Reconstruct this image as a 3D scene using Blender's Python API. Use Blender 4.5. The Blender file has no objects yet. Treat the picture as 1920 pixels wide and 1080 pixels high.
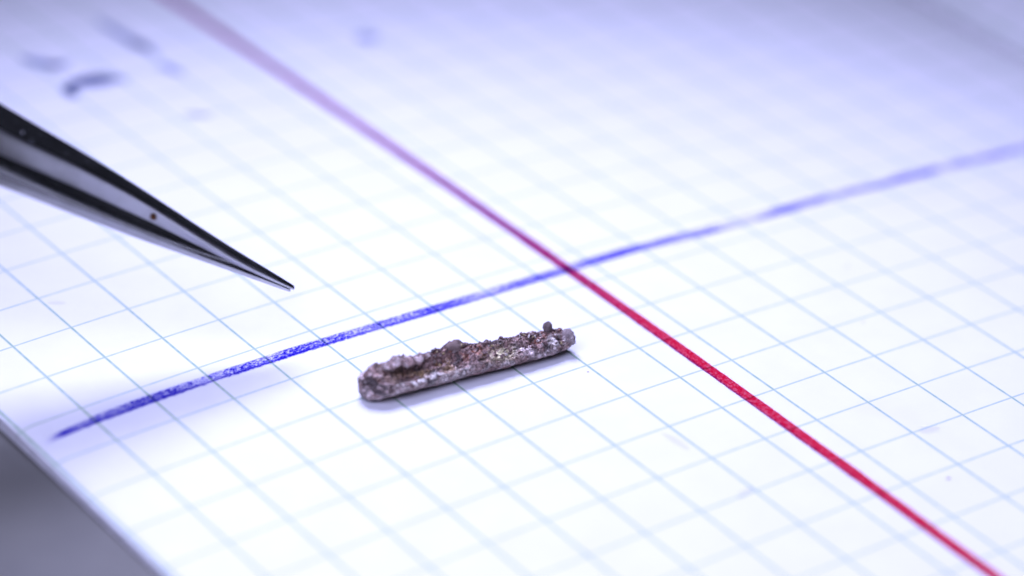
import bpy, math, random
from mathutils import Vector, Matrix, noise

# ------------------------------------------------------------------ scale
S = 0.005            # one printed square of the notebook = 5 mm
sc = bpy.context.scene
COL = sc.collection

# ------------------------------------------------------------------ camera
CAM = Vector((-24.6095, -42.1525, 28.4767))
FW = Vector((0.536502, 0.685318, -0.492448))
RT = Vector((0.805693, -0.589554, 0.057314))
UP = Vector((0.251046, 0.427511, 0.868453))
cd = bpy.data.cameras.new("camera")
cam = bpy.data.objects.new("camera", cd)
COL.objects.link(cam)
m = Matrix((RT, UP, -FW)).transposed().to_4x4()
m.translation = CAM * S
cam.matrix_world = m
cd.sensor_width = 36.0
cd.lens = 6969.9 / 1920 * 36.0
cd.clip_start = 0.01
cd.clip_end = 10.0
cd.dof.use_dof = True
cd.dof.focus_distance = 55.75 * S
cd.dof.aperture_fstop = 11.8
sc.camera = cam

# ------------------------------------------------------------------ world: a dim room
w = bpy.data.worlds.new("World")
sc.world = w
w.use_nodes = True
bg = w.node_tree.nodes["Background"]
bg.inputs[0].default_value = (0.60, 0.66, 1.0, 1)
bg.inputs[1].default_value = 0.018

# ------------------------------------------------------------------ lamps
LIGHT = (0.565, 0.585, 1.0)

def aim(o, loc, tgt):
    o.location = Vector(loc) * S
    d = (Vector(tgt) - Vector(loc)).normalized()
    o.rotation_euler = d.to_track_quat('-Z', 'Y').to_euler()

# desk lamp beyond the page: a cluster of small LEDs all aimed at one spot near the
# front, so its pool of light fades towards the back and its shadows come forward, softly
LAMP, SPOT = Vector((13.9, 24.0, 48.2)), Vector((4.6, -9.6, 0.0))
lax = (SPOT - LAMP).normalized()
lsx = lax.cross(Vector((0, 0, 1))).normalized()
lsy = lsx.cross(lax)
DESK = 5.95
leds = [(11.0, 45 * k) for k in range(8)] + [(5.0, 90 * k + 20) for k in range(4)]
for rad, deg in leds:
    ld = bpy.data.lights.new("desk_lamp_led", 'SPOT')
    ld.energy = DESK / len(leds)
    ld.color = LIGHT
    ld.shadow_soft_size = 0.018
    ld.spot_size = 2 * 0.378
    ld.spot_blend = 1.0
    lo = bpy.data.objects.new("desk_lamp_led", ld)
    COL.objects.link(lo)
    an = math.radians(deg)
    aim(lo, LAMP + lsx * rad * math.cos(an) + lsy * rad * math.sin(an), SPOT)
# broad soft lamp on the left that opens the shadows
kd = bpy.data.lights.new("soft_lamp", 'AREA')
kd.shape = 'DISK'
kd.size = 0.18
kd.energy = 0.47
kd.color = LIGHT
ko = bpy.data.objects.new("soft_lamp", kd)
COL.objects.link(ko)
aim(ko, (-20.0, -16.0, 36.0), (4.0, -4.5, 0.0))

# ------------------------------------------------------------------ exposure
vs = sc.view_settings
vs.view_transform = 'Standard'
vs.look = 'None'
vs.exposure = 0.0
vs.gamma = 1.0
vs.use_curve_mapping = False

# ------------------------------------------------------------------ helpers
def mesh_obj(name, verts, faces, mat=None, parent=None, smooth=True, uvs=None, cols=None):
    me = bpy.data.meshes.new(name)
    me.from_pydata([tuple(v) for v in verts], [], faces)
    if smooth:
        me.polygons.foreach_set("use_smooth", [True] * len(me.polygons))
    if uvs is not None:
        ul = me.uv_layers.new(name="UVMap")
        vi = [0] * len(me.loops)
        me.loops.foreach_get("vertex_index", vi)
        flat = []
        for i in vi:
            flat.extend(uvs[i])
        ul.data.foreach_set("uv", flat)
    if cols is not None:
        ca = me.color_attributes.new("Col", 'FLOAT_COLOR', 'POINT')
        flat = []
        for c in cols:
            flat.extend((c[0], c[1], c[2], 1.0))
        ca.data.foreach_set("color", flat)
    if mat:
        me.materials.append(mat)
    me.update()
    o = bpy.data.objects.new(name, me)
    COL.objects.link(o)
    if parent:
        o.parent = parent
    return o

def smooth(a, b, x):
    t = max(0.0, min(1.0, (x - a) / (b - a)))
    return t * t * (3 - 2 * t)

def thing(name, label, cat, loc=(0, 0, 0)):
    o = bpy.data.objects.new(name, None)
    o.empty_display_size = 0.002
    o.location = loc
    COL.objects.link(o)
    o["label"] = label
    o["category"] = cat
    return o

class NT:
    def __init__(self, name):
        self.mat = bpy.data.materials.new(name)
        self.mat.use_nodes = True
        self.t = self.mat.node_tree
        self.t.nodes.clear()
        self.out = self.t.nodes.new("ShaderNodeOutputMaterial")
    def n(self, kind, **kw):
        x = self.t.nodes.new(kind)
        for k, v in kw.items():
            setattr(x, k, v)
        return x
    def l(self, a, b):
        self.t.links.new(a, b)
    def put(self, sock, v):
        if hasattr(v, "is_linked") or hasattr(v, "links"):
            self.l(v, sock)
        else:
            sock.default_value = v
    def math(self, op, a, b=None, c=None, clamp=False):
        x = self.n("ShaderNodeMath", operation=op, use_clamp=clamp)
        self.put(x.inputs[0], a)
        if b is not None:
            self.put(x.inputs[1], b)
        if c is not None:
            self.put(x.inputs[2], c)
        return x.outputs[0]
    def mix(self, f, a, b, mode='MIX'):
        x = self.n("ShaderNodeMix", data_type='RGBA', blend_type=mode)
        self.put(x.inputs[0], f)
        self.put(x.inputs[6], a)
        self.put(x.inputs[7], b)
        return x.outputs[2]
    def noise(self, vec, scale, detail=2.0, rough=0.5, dim='3D'):
        x = self.n("ShaderNodeTexNoise", noise_dimensions=dim)
        if vec is not None:
            self.l(vec, x.inputs["Vector"])
        x.inputs["Scale"].default_value = scale
        x.inputs["Detail"].default_value = detail
        x.inputs["Roughness"].default_value = rough
        return x.outputs[0]
    def ramp(self, v, lo, hi, a=0.0, b=1.0, smooth=True):
        x = self.n("ShaderNodeMapRange", interpolation_type='SMOOTHSTEP' if smooth else 'LINEAR')
        self.put(x.inputs[0], v)
        x.inputs[1].default_value = lo
        x.inputs[2].default_value = hi
        x.inputs[3].default_value = a
        x.inputs[4].default_value = b
        return x.outputs[0]
    def cells(self):
        """object coordinates measured in notebook squares"""
        tc = self.n("ShaderNodeTexCoord")
        mp = self.n("ShaderNodeMapping")
        mp.inputs["Scale"].default_value = (1 / S, 1 / S, 1 / S)
        self.l(tc.outputs["Object"], mp.inputs[0])
        return mp.outputs[0]

def c4(r, g, b):
    return (r, g, b, 1.0)

# ------------------------------------------------------------------ materials
def mat_paper():
    k = NT("squared_paper")
    uv = k.n("ShaderNodeUVMap", uv_map="UVMap")
    sep = k.n("ShaderNodeSeparateXYZ")
    k.l(uv.outputs[0], sep.inputs[0])
    wob = k.noise(uv.outputs[0], 0.35, 1.0)
    lines = None
    ink = k.noise(uv.outputs[0], 6.0, 3.0, 0.6)
    for ax, wid, stren in ((0, 0.022, 0.84), (1, 0.019, 0.64)):
        p = k.math('ADD', sep.outputs[ax], 0.5)
        p = k.math('ADD', p, k.math('MULTIPLY', k.math('SUBTRACT', wob, 0.5), 0.02))
        p = k.math('SUBTRACT', k.math('FRACT', p), 0.5)
        p = k.math('ABSOLUTE', p)
        v = k.ramp(p, wid * 0.45, wid * 1.35, stren, 0.0)
        v = k.math('MULTIPLY', v, k.ramp(ink, 0.25, 0.65, 0.7, 1.0))
        lines = v if lines is None else k.math('MAXIMUM', lines, v)
    # paper body: faint mottling of the pulp
    pulp = k.noise(uv.outputs[0], 1.1, 4.0, 0.6)
    base = k.mix(k.ramp(pulp, 0.3, 0.7), c4(0.800, 0.800, 0.812), c4(0.835, 0.835, 0.838))
    fib = k.noise(uv.outputs[0], 40.0, 2.0, 0.6)
    base = k.mix(k.ramp(fib, 0.35, 0.65, 0.0, 0.35), base, c4(0.85, 0.85, 0.85))
    # grey-violet handling smudges with their own shape
    sm = k.noise(uv.outputs[0], 0.42, 3.0, 0.55)
    base = k.mix(k.ramp(sm, 0.60, 0.78, 0.0, 0.18), base, c4(0.66, 0.62, 0.74))
    colr = k.mix(lines, base, c4(0.22, 0.40, 0.23))
    b = k.n("ShaderNodeBsdfPrincipled")
    k.l(colr, b.inputs["Base Color"])
    b.inputs["Roughness"].default_value = 0.75
    b.inputs["Specular IOR Level"].default_value = 0.18
    bump = k.n("ShaderNodeBump")
    bump.inputs["Strength"].default_value = 0.12
    bump.inputs["Distance"].default_value = 0.00004
    k.l(k.noise(uv.outputs[0], 22.0, 4.0, 0.65), bump.inputs["Height"])
    k.l(bump.outputs[0], b.inputs["Normal"])
    k.l(b.outputs[0], k.out.inputs[0])
    return k.mat

def mat_simple(name, col, rough=0.6, spec=0.3, nscale=3.0, col2=None, metallic=0.0):
    k = NT(name)
    v = k.cells()
    n = k.noise(v, nscale, 4.0, 0.6)
    cc = k.mix(k.ramp(n, 0.3, 0.7), c4(*col), c4(*(col2 or [x * 0.8 for x in col])))
    b = k.n("ShaderNodeBsdfPrincipled")
    k.l(cc, b.inputs["Base Color"])
    b.inputs["Roughness"].default_value = rough
    b.inputs["Specular IOR Level"].default_value = spec
    b.inputs["Metallic"].default_value = metallic
    k.l(b.outputs[0], k.out.inputs[0])
    return k.mat

def film(k, colour, cover):
    """a film of ink: it tints the light that reaches and leaves the paper below"""
    t = k.n("ShaderNodeBsdfTransparent")
    k.l(k.mix(cover, c4(1, 1, 1), colour), t.inputs[0])
    k.l(t.outputs[0], k.out.inputs[0])

def mat_blue_ink():
    k = NT("blue_ballpoint_ink")
    uv = k.n("ShaderNodeUVMap", uv_map="UVMap")
    sep = k.n("ShaderNodeSeparateXYZ")
    k.l(uv.outputs[0], sep.inputs[0])
    al, ac = sep.outputs[0], sep.outputs[1]        # along in squares, across -1..1
    st = k.n("ShaderNodeMapping")
    st.inputs["Scale"].default_value = (0.45, 0.132, 1.0)
    k.l(uv.outputs[0], st.inputs[0])
    iso = k.n("ShaderNodeMapping")
    iso.inputs["Scale"].default_value = (0.8, 0.132, 1.0)
    k.l(uv.outputs[0], iso.inputs[0])
    grain = k.noise(st.outputs[0], 30.0, 3.0, 0.65)
    fine = k.noise(iso.outputs[0], 38.0, 2.0, 0.6)
    load = k.noise(st.outputs[0], 1.8, 2.0, 0.5)
    edge = k.math('ADD', k.math('ABSOLUTE', ac), k.math('MULTIPLY', k.math('SUBTRACT', k.math('ADD', k.math('MULTIPLY', grain, 0.5), k.math('MULTIPLY', fine, 0.5)), 0.5), 1.5))
    inside = k.ramp(edge, 0.66, 0.92, 1.0, 0.0)
    # the lower edge carries a dense bead of ink, the rest is streaky
    bead = k.ramp(k.math('ADD', ac, k.math('MULTIPLY', k.math('SUBTRACT', grain, 0.5), 0.5)), -0.62, -0.22, 1.0, 0.0)
    streak = k.ramp(k.math('ADD', k.math('MULTIPLY', grain, 0.6), k.math('MULTIPLY', fine, 0.4)), 0.44, 0.58)
    body = k.math('ADD', k.math('MULTIPLY', streak, 0.85), 0.17)
    body = k.math('MULTIPLY', body, k.ramp(load, 0.35, 0.60, 0.60, 1.45))
    start = k.ramp(al, 0.25, 1.0, 1.0, 0.0)
    start = k.math('MULTIPLY', start, k.ramp(al, 0.0, 0.42))
    far = k.math('MULTIPLY', k.ramp(al, 10.0, 15.0, 1.0, 0.9), k.math('MAXIMUM', k.ramp(al, 9.0, 11.0, 1.0, 0.0), k.ramp(load, 0.38, 0.60, 0.55, 1.15)))
    cov = k.math('MAXIMUM', body, k.math('MULTIPLY', bead, k.ramp(load, 0.25, 0.6, 0.72, 1.0)))
    cov = k.math('MAXIMUM', cov, k.math('MULTIPLY', start, 1.1))
    cov = k.math('MULTIPLY', cov, inside)
    cov = k.math('MULTIPLY', cov, k.ramp(fine, 0.36, 0.50, 0.55, 1.05))      # paper tooth left bare
    cov = k.math('MULTIPLY', cov, far)
    cov = k.math('MULTIPLY', cov, k.ramp(al, 0.0, 0.55), clamp=True)
    film(k, c4(0.125, 0.10, 0.66), cov)
    return k.mat

def mat_red_ink():
    k = NT("red_margin_ink")
    uv = k.n("ShaderNodeUVMap", uv_map="UVMap")
    sep = k.n("ShaderNodeSeparateXYZ")
    k.l(uv.outputs[0], sep.inputs[0])
    ac = sep.outputs[1]
    far = k.ramp(sep.outputs[0], 13.5, 19.0)
    iso = k.n("ShaderNodeMapping")
    iso.inputs["Scale"].default_value = (1.0, 0.117, 1.0)
    k.l(uv.outputs[0], iso.inputs[0])
    g = k.noise(iso.outputs[0], 12.0, 3.0, 0.65)
    f = k.noise(iso.outputs[0], 36.0, 2.0, 0.6)
    edge = k.math('ADD', k.math('ABSOLUTE', ac), k.math('MULTIPLY', k.math('SUBTRACT', k.math('MULTIPLY', k.math('ADD', g, f), 0.5), 0.5), 0.7))
    cov = k.ramp(edge, 0.78, 0.98, 1.0, 0.0)
    cov = k.math('MULTIPLY', cov, k.ramp(k.math('ADD', k.math('MULTIPLY', g, 0.5), k.math('MULTIPLY', f, 0.5)), 0.42, 0.54, 0.72, 1.0))
    rim = k.ramp(k.math('ADD', ac, k.math('MULTIPLY', k.math('SUBTRACT', g, 0.5), 0.8)), 0.25, 0.95)
    colr = k.mix(far, c4(0.80, 0.07, 0.185), c4(0.50, 0.10, 0.38))      # lens tint painted into the ink colour: red to magenta up the page
    colr = k.mix(rim, colr, c4(0.42, 0.08, 0.28))
    film(k, colr, cov)
    return k.mat

def mat_mark_ink(name, col, strength):
    k = NT(name)
    uv = k.n("ShaderNodeUVMap", uv_map="UVMap")
    sep = k.n("ShaderNodeSeparateXYZ")
    k.l(uv.outputs[0], sep.inputs[0])
    g = k.noise(uv.outputs[0], 9.0, 3.0, 0.6)
    edge = k.math('ADD', k.math('ABSOLUTE', sep.outputs[1]), k.math('MULTIPLY', k.math('SUBTRACT', g, 0.5), 0.9))
    cov = k.math('MULTIPLY', k.ramp(edge, 0.2, 1.0, 1.0, 0.0), strength, clamp=True)
    film(k, c4(*col), cov)
    return k.mat

def mat_steel(name, r0, r1):
    k = NT(name)
    v = k.cells()
    st = k.n("ShaderNodeMapping")
    st.inputs["Scale"].default_value = (1.2, 9.0, 9.0)
    k.l(v, st.inputs[0])
    g = k.noise(st.outputs[0], 4.0, 4.0, 0.65)
    sm = k.noise(v, 2.2, 4.0, 0.6)
    b = k.n("ShaderNodeBsdfPrincipled")
    k.l(k.mix(k.ramp(sm, 0.35, 0.7), c4(0.53, 0.525, 0.515), c4(0.44, 0.435, 0.42)), b.inputs["Base Color"])
    b.inputs["Metallic"].default_value = 1.0
    k.l(k.ramp(k.math('ADD', k.math('MULTIPLY', g, 0.5), k.math('MULTIPLY', sm, 0.5)), 0.3, 0.7, r0, r1), b.inputs["Roughness"])
    bump = k.n("ShaderNodeBump")
    bump.inputs["Strength"].default_value = 0.10
    bump.inputs["Distance"].default_value = 0.00003
    k.l(g, bump.inputs["Height"])
    k.l(bump.outputs[0], b.inputs["Normal"])
    k.l(b.outputs[0], k.out.inputs[0])
    return k.mat

def mat_fragment(name="corroded_metal"):
    k = NT(name)
    at = k.n("ShaderNodeVertexColor", layer_name="Col")
    v = k.cells()
    n1 = k.noise(v, 30.0, 4.0, 0.7)
    n2 = k.noise(v, 75.0, 2.0, 0.6)
    cc = k.mix(k.ramp(n1, 0.30, 0.72, 0.0, 1.0), c4(0.20, 0.165, 0.15), c4(1.95, 1.9, 1.9))
    cc = k.mix(1.0, at.outputs[0], cc, 'MULTIPLY')
    spark = k.ramp(n2, 0.62, 0.70)
    cc = k.mix(k.math('MULTIPLY', spark, 0.7), cc, c4(0.66, 0.61, 0.59))
    b = k.n("ShaderNodeBsdfPrincipled")
    k.l(cc, b.inputs["Base Color"])
    k.l(k.ramp(n1, 0.3, 0.7, 0.55, 0.30), b.inputs["Roughness"])
    b.inputs["Specular IOR Level"].default_value = 0.7
    b.inputs["Metallic"].default_value = 0.3
    bump = k.n("ShaderNodeBump")
    bump.inputs["Strength"].default_value = 0.6
    bump.inputs["Distance"].default_value = 0.00010
    k.l(k.math('ADD', n1, k.math('MULTIPLY', n2, 0.6)), bump.inputs["Height"])
    k.l(bump.outputs[0], b.inputs["Normal"])
    k.l(b.outputs[0], k.out.inputs[0])
    return k.mat

PAPER = mat_paper()
BLOCK = mat_simple("page_edges", (0.78, 0.77, 0.77), 0.85, 0.1, 4.0, (0.68, 0.67, 0.67))
TABLE = mat_simple("grey_table", (0.150, 0.145, 0.122), 0.55, 0.3, 0.16, (0.105, 0.102, 0.088))
BLUE = mat_blue_ink()
RED = mat_red_ink()
STEEL = mat_steel("polished_steel", 0.14, 0.25)
SATIN = mat_steel("satin_steel", 0.28, 0.42)
FRAG = mat_fragment()

# ------------------------------------------------------------------ the table
TZ = -0.43
def smax(a, b, r):
    return 0.5 * (a + b + math.sqrt((a - b) ** 2 + r * r))

tx0, tx1, ty0, ty1, th = -60, 80, -60, 90, 5
tv = [(x * S, y * S, z * S) for z in (TZ - th, TZ) for (x, y) in ((tx0, ty0), (tx1, ty0), (tx1, ty1), (tx0, ty1))]
table = mesh_obj("table_top", tv, [(0, 3, 2, 1), (4, 5, 6, 7), (0, 1, 5, 4), (1, 2, 6, 5), (2, 3, 7, 6), (3, 0, 4, 7)], TABLE, smooth=False)
table["kind"] = "structure"
table["label"] = "smooth dark grey table surface under the notebook"

# ------------------------------------------------------------------ the notebook
U0, UG, U1 = -2.06, 19.75, 41.0     # outer edge, gutter, far edge of the facing leaf
V0, V1 = -19.0, 23.0
GZ = -0.36

def zpage(u, v):
    """height of the open page, in squares: it bulges and sags towards its edges"""
    s = (u - 6) / 7
    t = (v + 4) / 7
    t = max(-1.9, min(2.6, t))
    z = -0.1647 * s * s + 0.015 * s ** 3 + 0.0051 * s ** 4 - 0.062 * t * t - 0.1474 * s * t
    z = smax(z, -0.31, 0.05)
    if u > 17.2:                                   # down into the gutter
        f = min(1.0, (u - 17.2) / (UG - 17.2))
        f = f * f * (3 - 2 * f)
        z = z * (1 - f) + GZ * f
    if u < -1.78:                                  # the worn outer edge turns down
        q = (-1.78 - u) / (-1.78 - U0)
        z -= 0.07 * q * q
    return z

def zfacing(u, v):
    f = (u - UG)
    return GZ + 1.9 * (1 - math.exp(-f / 3.0)) - 0.0035 * f * f

nb = thing("notebook", "open squared paper notebook with red margin line and blue pen line across it", "notebook", (0, 0, TZ * S))
OFF = Vector((0, 0, -TZ * S))

def sheet(name, us, vs_, zf, mat, thick=0.03):
    verts, uvs, faces = [], [], []
    nu, nv = len(us), len(vs_)
    for layer in (0, 1):
        for u in us:
            for v in vs_:
                verts.append(Vector((u, v, zf(u, v) - layer * thick)) * S + OFF)
                uvs.append((u, v))
    N = nu * nv
    for i in range(nu - 1):
        for j in range(nv - 1):
            a = i * nv + j
            faces.append((a, a + nv, a + nv + 1, a + 1))
            faces.append((N + a, N + a + 1, N + a + nv + 1, N + a + nv))
    for i in range(nu - 1):
        a = i * nv
        faces.append((a, N + a, N + a + nv, a + nv))
        a = i * nv + nv - 1
        faces.append((a, a + nv, N + a + nv, N + a))
    for j in range(nv - 1):
        faces.append((j, j + 1, N + j + 1, N + j))
        a = (nu - 1) * nv + j
        faces.append((a, N + a, N + a + 1, a + 1))
    return mesh_obj(name, verts, faces, mat, nb, True, uvs)

def steps(a, b, d):
    n = max(1, round((b - a) / d))
    return [a + (b - a) * i / n for i in range(n + 1)]

us = [U0 + 0.02 * i for i in range(15)] + steps(-1.76, UG, 0.25)
vs_ = steps(V0, V1, 0.5)
sheet("page", us, vs_, zpage, PAPER)
sheet("facing_page", steps(UG + 0.02, UG + 3, 0.15) + steps(UG + 3.3, U1, 0.7), vs_, zfacing, PAPER)

# the leaves below the open page, stepped like a fanned block
random.seed(4)
def block(name, ua, ub, zf, nlay, sgn):
    verts, faces = [], []
    vv = steps(V0, V1, 1.0)
    uu = [ua, ua + sgn * 0.05, ua + sgn * 0.12, ua + sgn * 0.3] + [ua + sgn * k for k in (1, 2, 4, 6, 8, 11, 14, 16, 18, 19, 20)]
    uu = [u for u in uu if (u < ub if sgn > 0 else u > ub)] + [ub]
    for L in range(nlay):
        ins = 0.004 + random.random() * 0.016 - 0.003 * L
        base = len(verts)
        for side in (0, 1):
            f = (L + side * 0.96) / nlay
            for u in uu:
                ue = u + sgn * ins * (1 if u == ua else 0)
                for v in vv:
                    zt = zf(u, v) - 0.034
                    zb = TZ + 0.004
                    verts.append(Vector((ue, v, zt + (zb - zt) * f)) * S + OFF)
        nu, nv = len(uu), len(vv)
        N = nu * nv
        for i in range(nu - 1):
            for j in range(nv - 1):
                a = base + i * nv + j
                faces.append((a, a + nv, a + nv + 1, a + 1))
                faces.append((N + a, N + a + 1, N + a + nv + 1, N + a + nv))
        for j in range(nv - 1):
            a = base + j
            faces.append((a, a + 1, N + a + 1, N + a))
        for e in (0, nv - 1):
            for i in range(nu - 1):
                a = base + i * nv + e
                faces.append((a, a + nv, N + a + nv, N + a))
    o = mesh_obj(name, verts, faces, BLOCK, nb, False)
    o["kind"] = "stuff"
    return o
block("page_block", U0, UG - 0.05, zpage, 9, 1)
block("facing_page_block", U1, UG + 0.05, zfacing, 9, -1)

def ribbon(name, path, width, mat, lift=0.004, step=0.12, wob=0.0, seed=0, taper=0.0, ends=False):
    """a flat trace of ink following the page; path in squares"""
    pts = []
    for (a, b) in zip(path[:-1], path[1:]):
        a, b = Vector(a), Vector(b)
        n = max(1, int((b - a).length / step))
        for i in range(n):
            pts.append(a.lerp(b, i / n))
    pts.append(Vector(path[-1]))
    for _ in range(6):
        pts = [pts[0]] + [(pts[i - 1] + pts[i] * 2 + pts[i + 1]) / 4 for i in range(1, len(pts) - 1)] + [pts[-1]]
    total = sum((pts[i + 1] - pts[i]).length for i in range(len(pts) - 1))
    verts, uvs, faces = [], [], []
    run = 0.0
    K = 5
    for i, p in enumerate(pts):
        if i:
            run += (p - pts[i - 1]).length
        d = (pts[min(i + 1, len(pts) - 1)] - pts[max(i - 1, 0)]).normalized()
        nrm = Vector((-d.y, d.x))
        off = wob * (noise.noise(Vector((run * 0.6, seed, 0))) + 0.5 * noise.noise(Vector((run * 2.1, seed + 5, 0))))
        wd = width * (1 + 0.10 * noise.noise(Vector((run * 1.3, seed + 9, 0))))
        if taper > 0:
            wd *= 0.5 + 0.5 * min(1.0, run / taper)
        if ends:
            wd *= 0.05 + 0.95 * math.sqrt(max(0.0, math.sin(math.pi * min(1.0, run / total))))
        for k in range(K):
            q = -1 + 2 * k / (K - 1)
            x = p + nrm * (off + q * wd / 2)
            verts.append(Vector((x.x, x.y, zpage(x.x, x.y) + lift)) * S + OFF)
            uvs.append((run, q))
    for i in range(len(pts) - 1):
        for k in range(K - 1):
            a = i * K + k
            faces.append((a, a + K, a + K + 1, a + 1))
    return mesh_obj(name, verts, faces, mat, nb, True, uvs)

red_line = ribbon("margin_line", [(7.49, -18.9), (7.50, -12.4), (7.52, -8.0), (7.55, -2.4), (7.58, 2.0), (7.61, 9.5), (7.62, 22.8)], 0.235, RED, 0.004, 0.2, 0.010, 3)
red_line["label"] = "thick red margin line printed down the page"
blue_line = ribbon("pen_line", [(-1.95, -2.50), (-1.54, -2.43), (-1.15, -2.38), (-0.33, -2.35), (1.05, -2.35), (2.55, -2.37), (4.07, -2.42), (5.63, -2.47), (7.52, -2.44),
                    (8.79, -2.45), (10.06, -2.49), (11.83, -2.52), (13.73, -2.50), (15.38, -2.53), (17.3, -2.62), (19.3, -2.68)], 0.265, BLUE, 0.008, 0.12, 0.020, 7, 1.2)
blue_line["label"] = "streaky blue ballpoint line drawn across the squares"

NOTE = mat_mark_ink("note_ink", (0.24, 0.29, 0.50), 0.8)
NOTE2 = mat_mark_ink("pale_note_ink", (0.38, 0.43, 0.68), 0.85)
for i, (path, wd, mt) in enumerate((
        ([(3.93, 6.80), (4.05, 7.0), (4.25, 7.12), (4.55, 7.18), (4.85, 7.10), (5.10, 6.78)], 0.26, NOTE),
        ([(3.96, 6.62), (3.99, 6.90), (4.02, 7.1)], 0.26, NOTE),
        ([(4.15, 7.25), (4.45, 6.98), (4.75, 6.95)], 0.30, NOTE2),
        ([(4.5, 7.3), (4.7, 6.9), (4.95, 6.95)], 0.24, NOTE),
        ([(3.93, 8.50), (4.10, 8.16), (4.29, 7.85), (4.60, 7.92)], 0.26, NOTE2),
        ([(4.25, 8.05), (4.33, 7.80)], 0.28, NOTE),
        ([(5.94, 9.29), (5.99, 8.46), (6.07, 7.79), (6.07, 7.40)], 0.22, NOTE2),
        ([(6.0, 8.25), (6.07, 7.72)], 0.26, NOTE),
        ([(5.88, 7.14), (6.07, 6.55)], 0.20, NOTE2),
        ([(9.66, 6.60), (9.93, 6.28)], 0.30, NOTE2),
        ([(5.2, 5.2), (5.6, 4.9)], 0.12, NOTE2))):
    ribbon("ink_stroke", path, wd * 1.45, mt, 0.004, 0.05, 0.0, i, 0.0, True)
SMEAR = mat_mark_ink("violet_smear", (0.72, 0.71, 0.88), 0.26)
SPECK = mat_mark_ink("brown_speck", (0.40, 0.25, 0.27), 0.85)
for i, (path, wd, mt) in enumerate((
        ([(5.78, -7.10), (5.83, -7.34), (5.84, -7.66)], 0.17, SMEAR),
        ([(5.66, -9.02), (5.86, -8.97), (6.04, -8.92)], 0.15, SMEAR),
        ([(9.10, -9.05), (9.44, -9.10)], 0.22, SMEAR),
        ([(5.875, -5.17), (5.915, -5.16)], 0.05, SPECK),
        ([(5.80, -5.12), (5.815, -5.11)], 0.03, SPECK),
        ([(8.58, -10.23), (8.65, -10.21)], 0.07, SPECK),
        ([(8.47, -10.14), (8.50, -10.13)], 0.03, SPECK),
        ([(11.50, -4.60), (11.62, -4.50)], 0.09, SMEAR),
        ([(10.50, -6.16), (10.60, -6.06)], 0.07, SMEAR),
        ([(2.99, -8.98), (3.05, -8.96)], 0.10, SMEAR),
        ([(0.05, 0.80), (0.30, 0.66)], 0.12, SMEAR))):
    ribbon("ink_smudge", path, wd * 1.2, mt, 0.004, 0.02, 0.0, 20 + i, 0.0, True)

# ------------------------------------------------------------------ the tweezers
T = Vector((2.46057, -2.30402, 1.02624))
D = Vector((-0.771139, 0.392219, 0.501506)).normalized()
O = Vector((0.447008, -0.227359, 0.865154)).normalized()
N_ = Vector((-0.453352, -0.891332, 0.0)).normalized()
tw = thing("tweezers", "pointed polished steel tweezers reaching in above the page, tips together", "tweezers", T * S)
tw.matrix_world = Matrix(((D.x, N_.x, O.x, T.x * S), (D.y, N_.y, O.y, T.y * S), (D.z, N_.z, O.z, T.z * S), (0, 0, 0, 1)))

LN = [0, .4, .9, 1.6, 2.6, 3.8, 5.2, 7.5, 10, 13, 16, 19, 20.5, 22]
H1 = [.036, .070, .108, .178, .282, .375, .43, .56, .68, .74, .68, .46, .30, .20]
H2 = [.000, -.006, -.008, .004, .024, .022, .03, .16, .34, .46, .42, .20, .03, .012]
H3 = [-.017, -.025, -.052, -.105, -.160, -.210, -.245, -.26, -.36, -.46, -.42, -.20, -.03, -.012]
H4 = [-.052, -.080, -.118, -.190, -.290, -.365, -.41, -.53, -.66, -.74, -.68, -.46, -.30, -.20]
WD = [.100, .190, .275, .330, .418, .610, .94, 1.45, 1.80, 1.90, 1.86, 1.75, 1.68, 1.4]

def curve(xs, ys, x):
    """monotone cubic through the stations"""
    n = len(xs)
    if x <= xs[0]:
        return ys[0]
    if x >= xs[-1]:
        return ys[-1]
    i = max(k for k in range(n - 1) if xs[k] <= x)
    def sl(k):
        if k == 0:
            return (ys[1] - ys[0]) / (xs[1] - xs[0])
        if k == n - 1:
            return (ys[-1] - ys[-2]) / (xs[-1] - xs[-2])
        a = (ys[k] - ys[k - 1]) / (xs[k] - xs[k - 1])
        b = (ys[k + 1] - ys[k]) / (xs[k + 1] - xs[k])
        return 0.0 if a * b <= 0 else 2 * a * b / (a + b)
    h = xs[i + 1] - xs[i]
    t = (x - xs[i]) / h
    return ((2 * t ** 3 - 3 * t * t + 1) * ys[i] + (t ** 3 - 2 * t * t + t) * h * sl(i)
            + (-2 * t ** 3 + 3 * t * t) * ys[i + 1] + (t ** 3 - t * t) * h * sl(i + 1))

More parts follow.
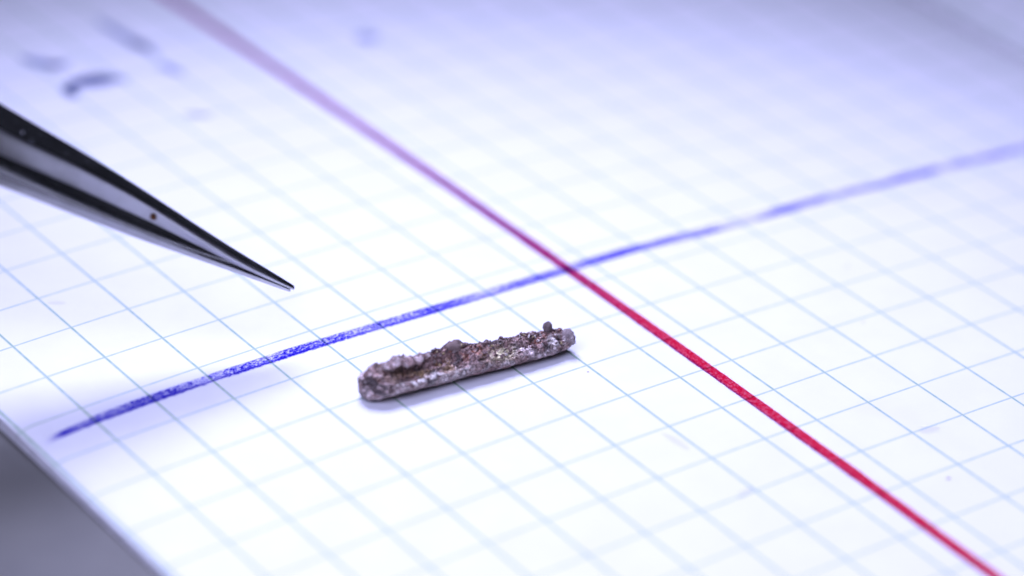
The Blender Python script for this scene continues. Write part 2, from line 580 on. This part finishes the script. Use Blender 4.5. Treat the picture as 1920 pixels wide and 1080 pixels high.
def arm(name, top, bot, tip0, outer):
    """one arm: rounded-rectangle section swept from the point to the joined end; outer = +1 if its outer face is on top"""
    ls = [tip0, tip0 + .012] + [0.05 + 0.05 * i for i in range(40)] + steps(2.2, 21.9, 0.35) + [22.0]
    ls = [l for l in ls if l >= tip0]
    verts, faces = [], []
    per = 0
    for l in ls:
        a, b, wd = curve(LN, top, l), curve(LN, bot, l), curve(LN, WD, l)
        cz, hh, hw = (a + b) / 2, (a - b) / 2, wd / 2
        sh = 0.86 if l == tip0 else 1.0
        hh *= sh
        hw *= sh
        # near the points the outer face is ground round, further back it is flat with eased edges
        rr = 0.74 - 0.60 * min(1.0, max(0.0, (l - 0.7) / 2.2))
        ro = min(hw, 2 * hh) * rr * 0.9
        ri = min(hw, hh) * 0.14
        ro = min(ro, 2 * hh - ri - 1e-4, hw * 0.98)
        ring = []
        seg = 6
        rt, rb = (ro, ri) if outer > 0 else (ri, ri)
        cut = 2 * hh * (0.20 + 0.12 * smooth(2.2, 4.6, l)) * min(1.0, l / 1.5)      # the flanks slope in towards the underside
        for (sx, sz, r) in ((1, 1, rt), (-1, 1, rt), (-1, -1, rb), (1, -1, rb)):
            back = 0.12 * min(1.0, l / 1.5) if (outer < 0 and sx < 0) else 0.0
            cx, cy = sx * (hw + back - r - (cut if (sz < 0 and sx > 0) else 0)), cz + sz * (hh - r)
            st = {(1, 1): 0, (-1, 1): 90, (-1, -1): 180, (1, -1): 270}[(sx, sz)]
            for k in range(seg + 1):
                an = math.radians(st + 90 * k / seg)
                ring.append((cx + r * math.cos(an), cy + r * math.sin(an)))
        q1, q2 = ring[2 * seg + 1], ring[2 * seg + 2]         # keep the flanks flat up to their eased edges
        far_side = [(q1[0] + (q2[0] - q1[0]) * t, q1[1] + (q2[1] - q1[1]) * t) for t in (.06, .94)]
        q1, q2 = ring[-1], ring[0]
        near_side = [(q1[0] + (q2[0] - q1[0]) * t, q1[1] + (q2[1] - q1[1]) * t) for t in (.06, .94)]
        ring = ring[:2 * seg + 2] + far_side + ring[2 * seg + 2:] + near_side
        per = len(ring)
        for (y, z) in ring:
            verts.append(Vector((l, y, z)) * S)
    for i in range(len(ls) - 1):
        for k in range(per):
            a = i * per + k
            b = i * per + (k + 1) % per
            faces.append((a, b, b + per, a + per))
    faces.append(tuple(range(per - 1, -1, -1)))
    faces.append(tuple(range((len(ls) - 1) * per, len(ls) * per)))
    o = mesh_obj(name, verts, faces, STEEL, tw, True)
    o.data.materials.append(SATIN)                  # the ground flanks are satin
    for f in o.data.polygons:
        if abs(f.normal.y) > (0.6 if f.normal.z > 0 else 0.2):
            f.material_index = 1
    return o
arm("arm", H1, H2, 0.0, 1)
arm("arm", H3, H4, 0.035, -1)
# the joined end
jv, jf = [], []
for l in (20.2, 22.0):
    hw = curve(LN, WD, l) * 0.46
    h = min(curve(LN, H2, l) + 0.06, 0.16)
    for (y, z) in ((hw, h), (-hw, h), (-hw, -h), (hw, -h)):
        jv.append(Vector((l, y, z)) * S)
mesh_obj("joint", jv, [(0, 1, 5, 4), (1, 2, 6, 5), (2, 3, 7, 6), (3, 0, 4, 7), (0, 3, 2, 1), (4, 5, 6, 7)], STEEL, tw, False)

def blob_mesh(name, seed, r=1.0, rough=0.3, sub=2, cols=None, mat=None):
    import bmesh
    bm = bmesh.new()
    bmesh.ops.create_icosphere(bm, subdivisions=sub, radius=1.0)
    for v in bm.verts:
        n = noise.fractal(v.co.normalized() * 1.3 + Vector((seed * 7.1, seed * 3.3, 0)), 1.0, 2.0, 3)
        v.co *= r * (1 + rough * n)
    me = bpy.data.meshes.new(name)
    bm.to_mesh(me)
    me.polygons.foreach_set("use_smooth", [True] * len(me.polygons))
    if cols:
        ca = me.color_attributes.new("Col", 'FLOAT_COLOR', 'POINT')
        for i, v in enumerate(me.vertices):
            n = 0.5 + 0.5 * noise.noise(v.co / max(r, 1e-9) * 2.0 + Vector((seed, 0, 0)))
            c = [cols[0][k] * (1 - n) + cols[1][k] * n for k in range(3)]
            ca.data[i].color = (*c, 1)
    if mat:
        me.materials.append(mat)
    bm.free()
    return me

RUST = mat_simple("rust", (0.16, 0.065, 0.018), 0.8, 0.2, 30.0, (0.05, 0.022, 0.010))
def on_arm(l, zf):
    return Vector((l, curve(LN, WD, l) / 2, curve(LN, H2, l) * (1 - zf) + curve(LN, H1, l) * zf)) * S
ro = bpy.data.objects.new("rust_spot", blob_mesh("rust_spot", 3, 0.058 * S, 0.55, 2, mat=RUST))
COL.objects.link(ro)
ro.parent = tw
ro.location = on_arm(2.52, 0.46)
ro.scale = (1.0, 0.12, 0.85)
ro["label"] = "small brown rust spot on the upper arm"
DUST = mat_simple("dust_grain", (0.6, 0.6, 0.6), 0.5, 0.5)
dm = blob_mesh("dust_grain", 8, 0.012 * S, 0.4, 1, mat=DUST)
random.seed(12)
for l, q in ((4.85, -0.18), (4.70, -0.30), (4.55, .12), (4.1, -0.1), (3.75, .05), (3.35, -.15), (3.1, .1), (4.95, .1)):
    o = bpy.data.objects.new("dust_grain", dm)
    COL.objects.link(o)
    o.parent = tw
    o.location = Vector((l, q * -curve(LN, WD, l), curve(LN, H1, l))) * S
    k = 1.5 if l == 4.85 else 1.1 if l == 4.70 else random.uniform(0.25, 0.6)
    o.scale = (k, k, 0.4 * k)

# ------------------------------------------------------------------ the corroded fragment
FX, FY = 4.30, -4.30              # centre on the page, squares
fr = thing("metal_fragment", "small rough brown corroded metal sliver lying on the squared page", "fragment", Vector((FX, FY, zpage(FX, FY))) * S)
FL = 3.56
fr.rotation_euler.z = math.radians(-6.6)
rnd = random.Random(21)

def bell(x, c, r):
    return math.exp(-((x - c) / r) ** 2)

# stations along the length: x, half depth, height, lift, sideways shift
ST = [(0.00, .09, .20, .06, .07), (0.04, .165, .31, .02, .05), (0.13, .225, .40, .0, .03), (0.30, .26, .455, .0, .01), (0.6, .265, .47, .0, .0), (1.0, .255, .455, .005, .0), (1.5, .245, .44, .01, .0),
      (2.0, .235, .41, .015, .0), (2.6, .225, .375, .025, .0), (3.0, .21, .35, .035, .0), (3.30, .19, .325, .04, .0), (3.43, .165, .28, .06, .01), (3.52, .115, .19, .095, .02), (3.56, .04, .07, .15, .03)]
# section, going round from the underside: y (front is negative), z, roughness weight
SEC = [(0.10, 0.00, .2), (-.35, .03, .2), (-.68, .16, .15), (-.93, .31, .18), (-1.0, .45, .28), (-.90, .56, .5), (-.72, .67, .8), (-.48, .75, 1.0), (-.22, .81, 1.0),
       (.06, .88, 1.0), (.32, .95, 1.0), (.56, 1.0, .9), (.80, .93, .7), (1.0, .65, .5), (.96, .30, .4), (.66, .05, .3)]

def sec_at(q):
    n = len(SEC)
    f = (q % 1.0) * n
    i = int(f)
    t = f - i
    p = [SEC[(i + k) % n] for k in (-1, 0, 1, 2)]
    r = []
    for k in range(3):
        a, b, c, d = (x[k] for x in p)
        r.append(0.5 * (2 * b + (c - a) * t + (2 * a - 5 * b + 4 * c - d) * t * t + (3 * b - a - 3 * c + d) * t ** 3))
    return r, f

def st_at(x):
    xs = [s[0] for s in ST]
    return [curve(xs, [s[k] for s in ST], x) for k in (1, 2, 3, 4)]

def lerp3(a, b, t):
    return tuple(a[i] + (b[i] - a[i]) * t for i in range(3))

C_BASE = (.235, .142, .120)
C_DARK = (.036, .019, .016)
C_LILAC = (.50, .43, .41)
C_PALE = (.84, .80, .73)
C_OCHRE = (.31, .20, .08)
C_RUST = (.28, .095, .05)
C_YELL = (.70, .65, .38)
C_PINK = (.68, .57, .54)

def frag_point(x, q):
    hd, ht, lift, sh = st_at(x)
    (sy, sz, rw), f = sec_at(q)
    y = sy * hd + sh
    z = lift + sz * ht
    P = Vector((x, y, z))
    # the open hollow in the left half, its crest folded over as a lip
    up = smooth(5.2, 6.2, f) * (1 - smooth(9.0, 10.4, f))
    hollow = bell(x, 0.74, 0.27) * up
    hollow2 = bell(x, 1.45, 0.22) * up * 0.55
    z -= 0.115 * hollow + 0.08 * hollow2
    # rounded nose is dented
    y += 0.03 * bell(x, 0.12, .12) * noise.noise(P * 9)
    # crust: coarse lumps and pits, finer on the metal skin
    cr = noise.fractal(P * 5.0 + Vector((3, 0, 0)), 0.9, 2.1, 5)
    fi = noise.fractal(P * 15.0 + Vector((0, 9, 0)), 0.8, 2.1, 4)
    vo = noise.voronoi(P * 11.0)[0]
    pit = vo[0]
    skin = 1 - rw
    d = (0.040 * cr + 0.022 * fi) * (0.12 + 1.1 * rw) + 0.045 * (0.35 - pit) * rw
    d += 0.012 * noise.noise(Vector((x * 2.0, q * 9, 4)))
    # flaky ridges running along the piece
    rdg = noise.ridged_multi_fractal(Vector((x * 3.2, P.y * 11, P.z * 11)), 1.0, 2.1, 4, 1.0, 2.0)
    d += 0.022 * (rdg - 1.1) * (0.12 + 0.85 * rw)
    # build direction roughly outward
    c = Vector((x, sh, lift + ht * 0.45))
    out = Vector((0, y - c.y, z - c.z))
    out = out.normalized() if out.length > 1e-6 else Vector((0, 0, 1))
    if x < 0.12:
        out = (out + Vector((-1, 0, 0)) * (1 - x / 0.12)).normalized()
    if x > 3.44:
        out = (out + Vector((1, 0, 0)) * ((x - 3.44) / 0.12)).normalized()
    # small lumps at chosen places
    d += 0.10 * bell(x, 1.60, 0.15) * bell(f, 10.8, 1.6)
    d += 0.03 * bell(x, 3.30, 0.14) * bell(f, 9.5, 2.0)
    res = Vector((x, y, z)) + out * d
    res.z = max(res.z, 0.004)
    # ---- colour of the material, with highlights painted in on the front skin
    g1 = 0.5 + 0.5 * noise.fractal(P * 6.0 + Vector((11, 0, 0)), 0.9, 2.0, 4)
    g2 = 0.5 + 0.5 * noise.fractal(P * 13.0 + Vector((0, 21, 0)), 0.9, 2.0, 3)
    g3 = 0.5 + 0.5 * noise.fractal(P * 3.2 + Vector((0, 0, 31)), 0.9, 2.0, 3)
    col = lerp3(C_BASE, C_DARK, smooth(.52, .74, g1) * 0.9)
    skinz = (1 - smooth(4.4, 6.0, f)) * smooth(.8, 1.6, f)
    col = lerp3(col, C_LILAC, skinz * smooth(.44, .64, g3) * (0.40 + .60 * smooth(.40, .6, g2)))
    # painted highlights: bright streaks along the front skin of the left half
    col = lerp3(col, C_PALE, smooth(.44, .58, g2) * bell(f, 5.1, 1.5) * (bell(x, .85, .38) + 0.75 * bell(x, 1.5, .25)))
    col = lerp3(col, C_PALE, smooth(1.35, 2.0, rdg) * (0.25 + 0.5 * skinz))
    col = lerp3(col, C_OCHRE, smooth(.42, .60, g3) * bell(f, 7.4, 1.9) * min(1, bell(x, .9, .5) + bell(x, 1.5, .4)) * .85)
    col = lerp3(col, C_RUST, smooth(.46, .60, g2) * bell(f, 8.5, 2.0) * (bell(x, 1.85, .3) + bell(x, 2.95, .25)) * .85)
    col = lerp3(col, C_YELL, smooth(.22, .46, g2) * min(1, 1.2 * bell(f, 6.9, 1.7) * bell(x, 2.30, .22)) * .85)
    col = lerp3(col, C_PINK, smooth(.32, .52, g2) * min(1, 1.4 * bell(f, 6.4, 1.8) * bell(x, 2.72, .15)))
    col = lerp3(col, C_PALE, smooth(.30, .5, g1) * min(1, 1.4 * bell(f, 7.2, 1.7) * bell(x, 3.27, .14)))
    col = lerp3(col, C_DARK, min(1, 1.4 * bell(f, 7.4, .7) * bell(x, 3.30, .045)))
    col = lerp3(col, C_PINK, smooth(.48, .60, g2) * bell(x, .08, .2) * .9)
    col = lerp3(col, C_DARK, smooth(.45, .57, g1) * bell(x, .14, .24) * .85)
    return res, col

NX, NQ = 300, 132
verts, cols, faces = [], [], []
for i in range(NX + 1):
    a = i / NX
    x = FL * (a + 0.045 * math.sin(2 * math.pi * a) * -1)
    for j in range(NQ):
        P, c = frag_point(max(0, min(FL, x)), j / NQ)
        verts.append(Vector((P.x - FL / 2, P.y, P.z)) * S)
        cols.append(c)
for i in range(NX):
    for j in range(NQ):
        a = i * NQ + j
        b = i * NQ + (j + 1) % NQ
        faces.append((a, a + NQ, b + NQ, b))
for e, rev in ((0, False), (NX, True)):
    cen = sum((Vector(verts[e * NQ + j]) for j in range(NQ)), Vector()) / NQ
    verts.append(cen)
    cols.append(C_BASE)
    ci = len(verts) - 1
    for j in range(NQ):
        a, b = e * NQ + j, e * NQ + (j + 1) % NQ
        faces.append((ci, b, a) if rev else (ci, a, b))
fbody = mesh_obj("body", verts, faces, FRAG, fr, True, None, cols)

# folded lip over the hollow
def lip(name, x0, x1, fq, reach, thick, seed):
    verts, cols, faces = [], [], []
    n, k = 60, 14
    for i in range(n + 1):
        t = i / n
        x = x0 + (x1 - x0) * t
        P, c = frag_point(x, fq / len(SEC))
        r = reach * (0.35 + 0.65 * math.sin(math.pi * min(1, .12 + t * .92)) ** .6) * (1 + .18 * noise.noise(Vector((t * 6, seed, 0))))
        for j in range(k):
            an = 2 * math.pi * j / k
            y = math.cos(an) * r
            z = math.sin(an) * thick * (1 + .4 * noise.noise(Vector((t * 9, j * .7, seed))))
            tilt = 0.42
            yy = y * math.cos(tilt) - z * math.sin(tilt)
            zz = y * math.sin(tilt) + z * math.cos(tilt)
            Q = Vector((P.x - FL / 2, P.y - .06 + yy, P.z + 0.015 + zz + .02 * noise.noise(Vector((t * 5, 0, seed)))))
            Q += Vector((0, 0, .008)) * noise.fractal(Q * 14, .9, 2, 3)
            verts.append(Q * S)
            g = 0.5 + 0.5 * noise.fractal(Q * 9, .9, 2, 3)
            cols.append(lerp3((.19, .115, .098), (.42, .34, .315), smooth(.42, .68, g)))
    for i in range(n):
        for j in range(k):
            a, b = i * k + j, i * k + (j + 1) % k
            faces.append((a, a + k, b + k, b))
    faces.append(tuple(range(k)))
    faces.append(tuple(range((n + 1) * k - 1, n * k - 1, -1)))
    return mesh_obj(name, verts, faces, FRAG, fr, True, None, cols)
lp = lip("lip", 0.34, 1.14, 10.3, .10, .016, 2.0)
lp["label"] = "thin folded lip over the hollow"

def add_grain(me, name, P, sc3, rz=0.0):
    o = bpy.data.objects.new(name, me)
    COL.objects.link(o)
    o.parent = fr
    o.location = Vector((P.x - FL / 2, P.y, P.z)) * S
    o.scale = sc3
    o.rotation_euler = (rz * 1.7, rz * 0.6, rz)
    return o

# the knob standing up near the right end, and the lump on the crest
P, _ = frag_point(3.20, 11.2 / len(SEC))
kn = add_grain(blob_mesh("knob", 5, 1 * S, .28, 3, ((.10, .065, .06), (.38, .30, .29)), FRAG), "knob", P + Vector((0, .02, .06)), (.072, .065, .105), 0.0)
kn["label"] = "dark upright knob near the right end"
P, _ = frag_point(1.62, 11.0 / len(SEC))
lmpo = add_grain(blob_mesh("lump", 9, 1 * S, .38, 3, ((.17, .115, .10), (.36, .27, .23)), FRAG), "lump", P + Vector((0, -.03, -.07)), (.15, .10, .085), .2)
lmpo["label"] = "rounded lump on the crest"
P, _ = frag_point(3.46, 9.0 / len(SEC))
add_grain(blob_mesh("end_lump", 19, 1 * S, .45, 3, ((.22, .165, .155), (.50, .43, .42)), FRAG), "end_lump", P + Vector((0, -.05, -.05)), (.11, .13, .12), .5)
# grains of crust
pal = [((.17, .10, .09), (.27, .18, .165)), ((.06, .033, .028), (.15, .09, .08)), ((.32, .23, .205), (.46, .37, .34)), ((.38, .28, .13), (.54, .46, .24)), ((.28, .11, .07), (.38, .19, .13)), ((.56, .49, .46), (.76, .70, .64))]
gm = [blob_mesh("grain", 30 + i, 1 * S, .75, 1, pal[i], FRAG) for i in range(6)]
for g in gm:                       # broken, angular grains
    g.polygons.foreach_set("use_smooth", [False] * len(g.polygons))
wts = [38, 24, 18, 4, 8, 9]
for i in range(190):
    x = rnd.uniform(.25, 3.5)
    if x < 1.2 and rnd.random() < .55:
        x = rnd.uniform(1.2, 3.5)
    f = rnd.choice((rnd.uniform(9.5, 12.2), rnd.uniform(5.8, 11.5)))
    if x < 1.15 and f < 9.5:
        continue
    P, _ = frag_point(x, f / len(SEC))
    r = rnd.uniform(.012, .034) * (1.25 if rnd.random() < .12 else 1)
    k = rnd.choices(range(6), wts)[0]
    add_grain(gm[k], "grain", P + Vector((0, 0, r * .2)), (r * rnd.uniform(.8, 1.4), r * rnd.uniform(.8, 1.2), r * rnd.uniform(.7, 1.2)), rnd.uniform(0, 6))
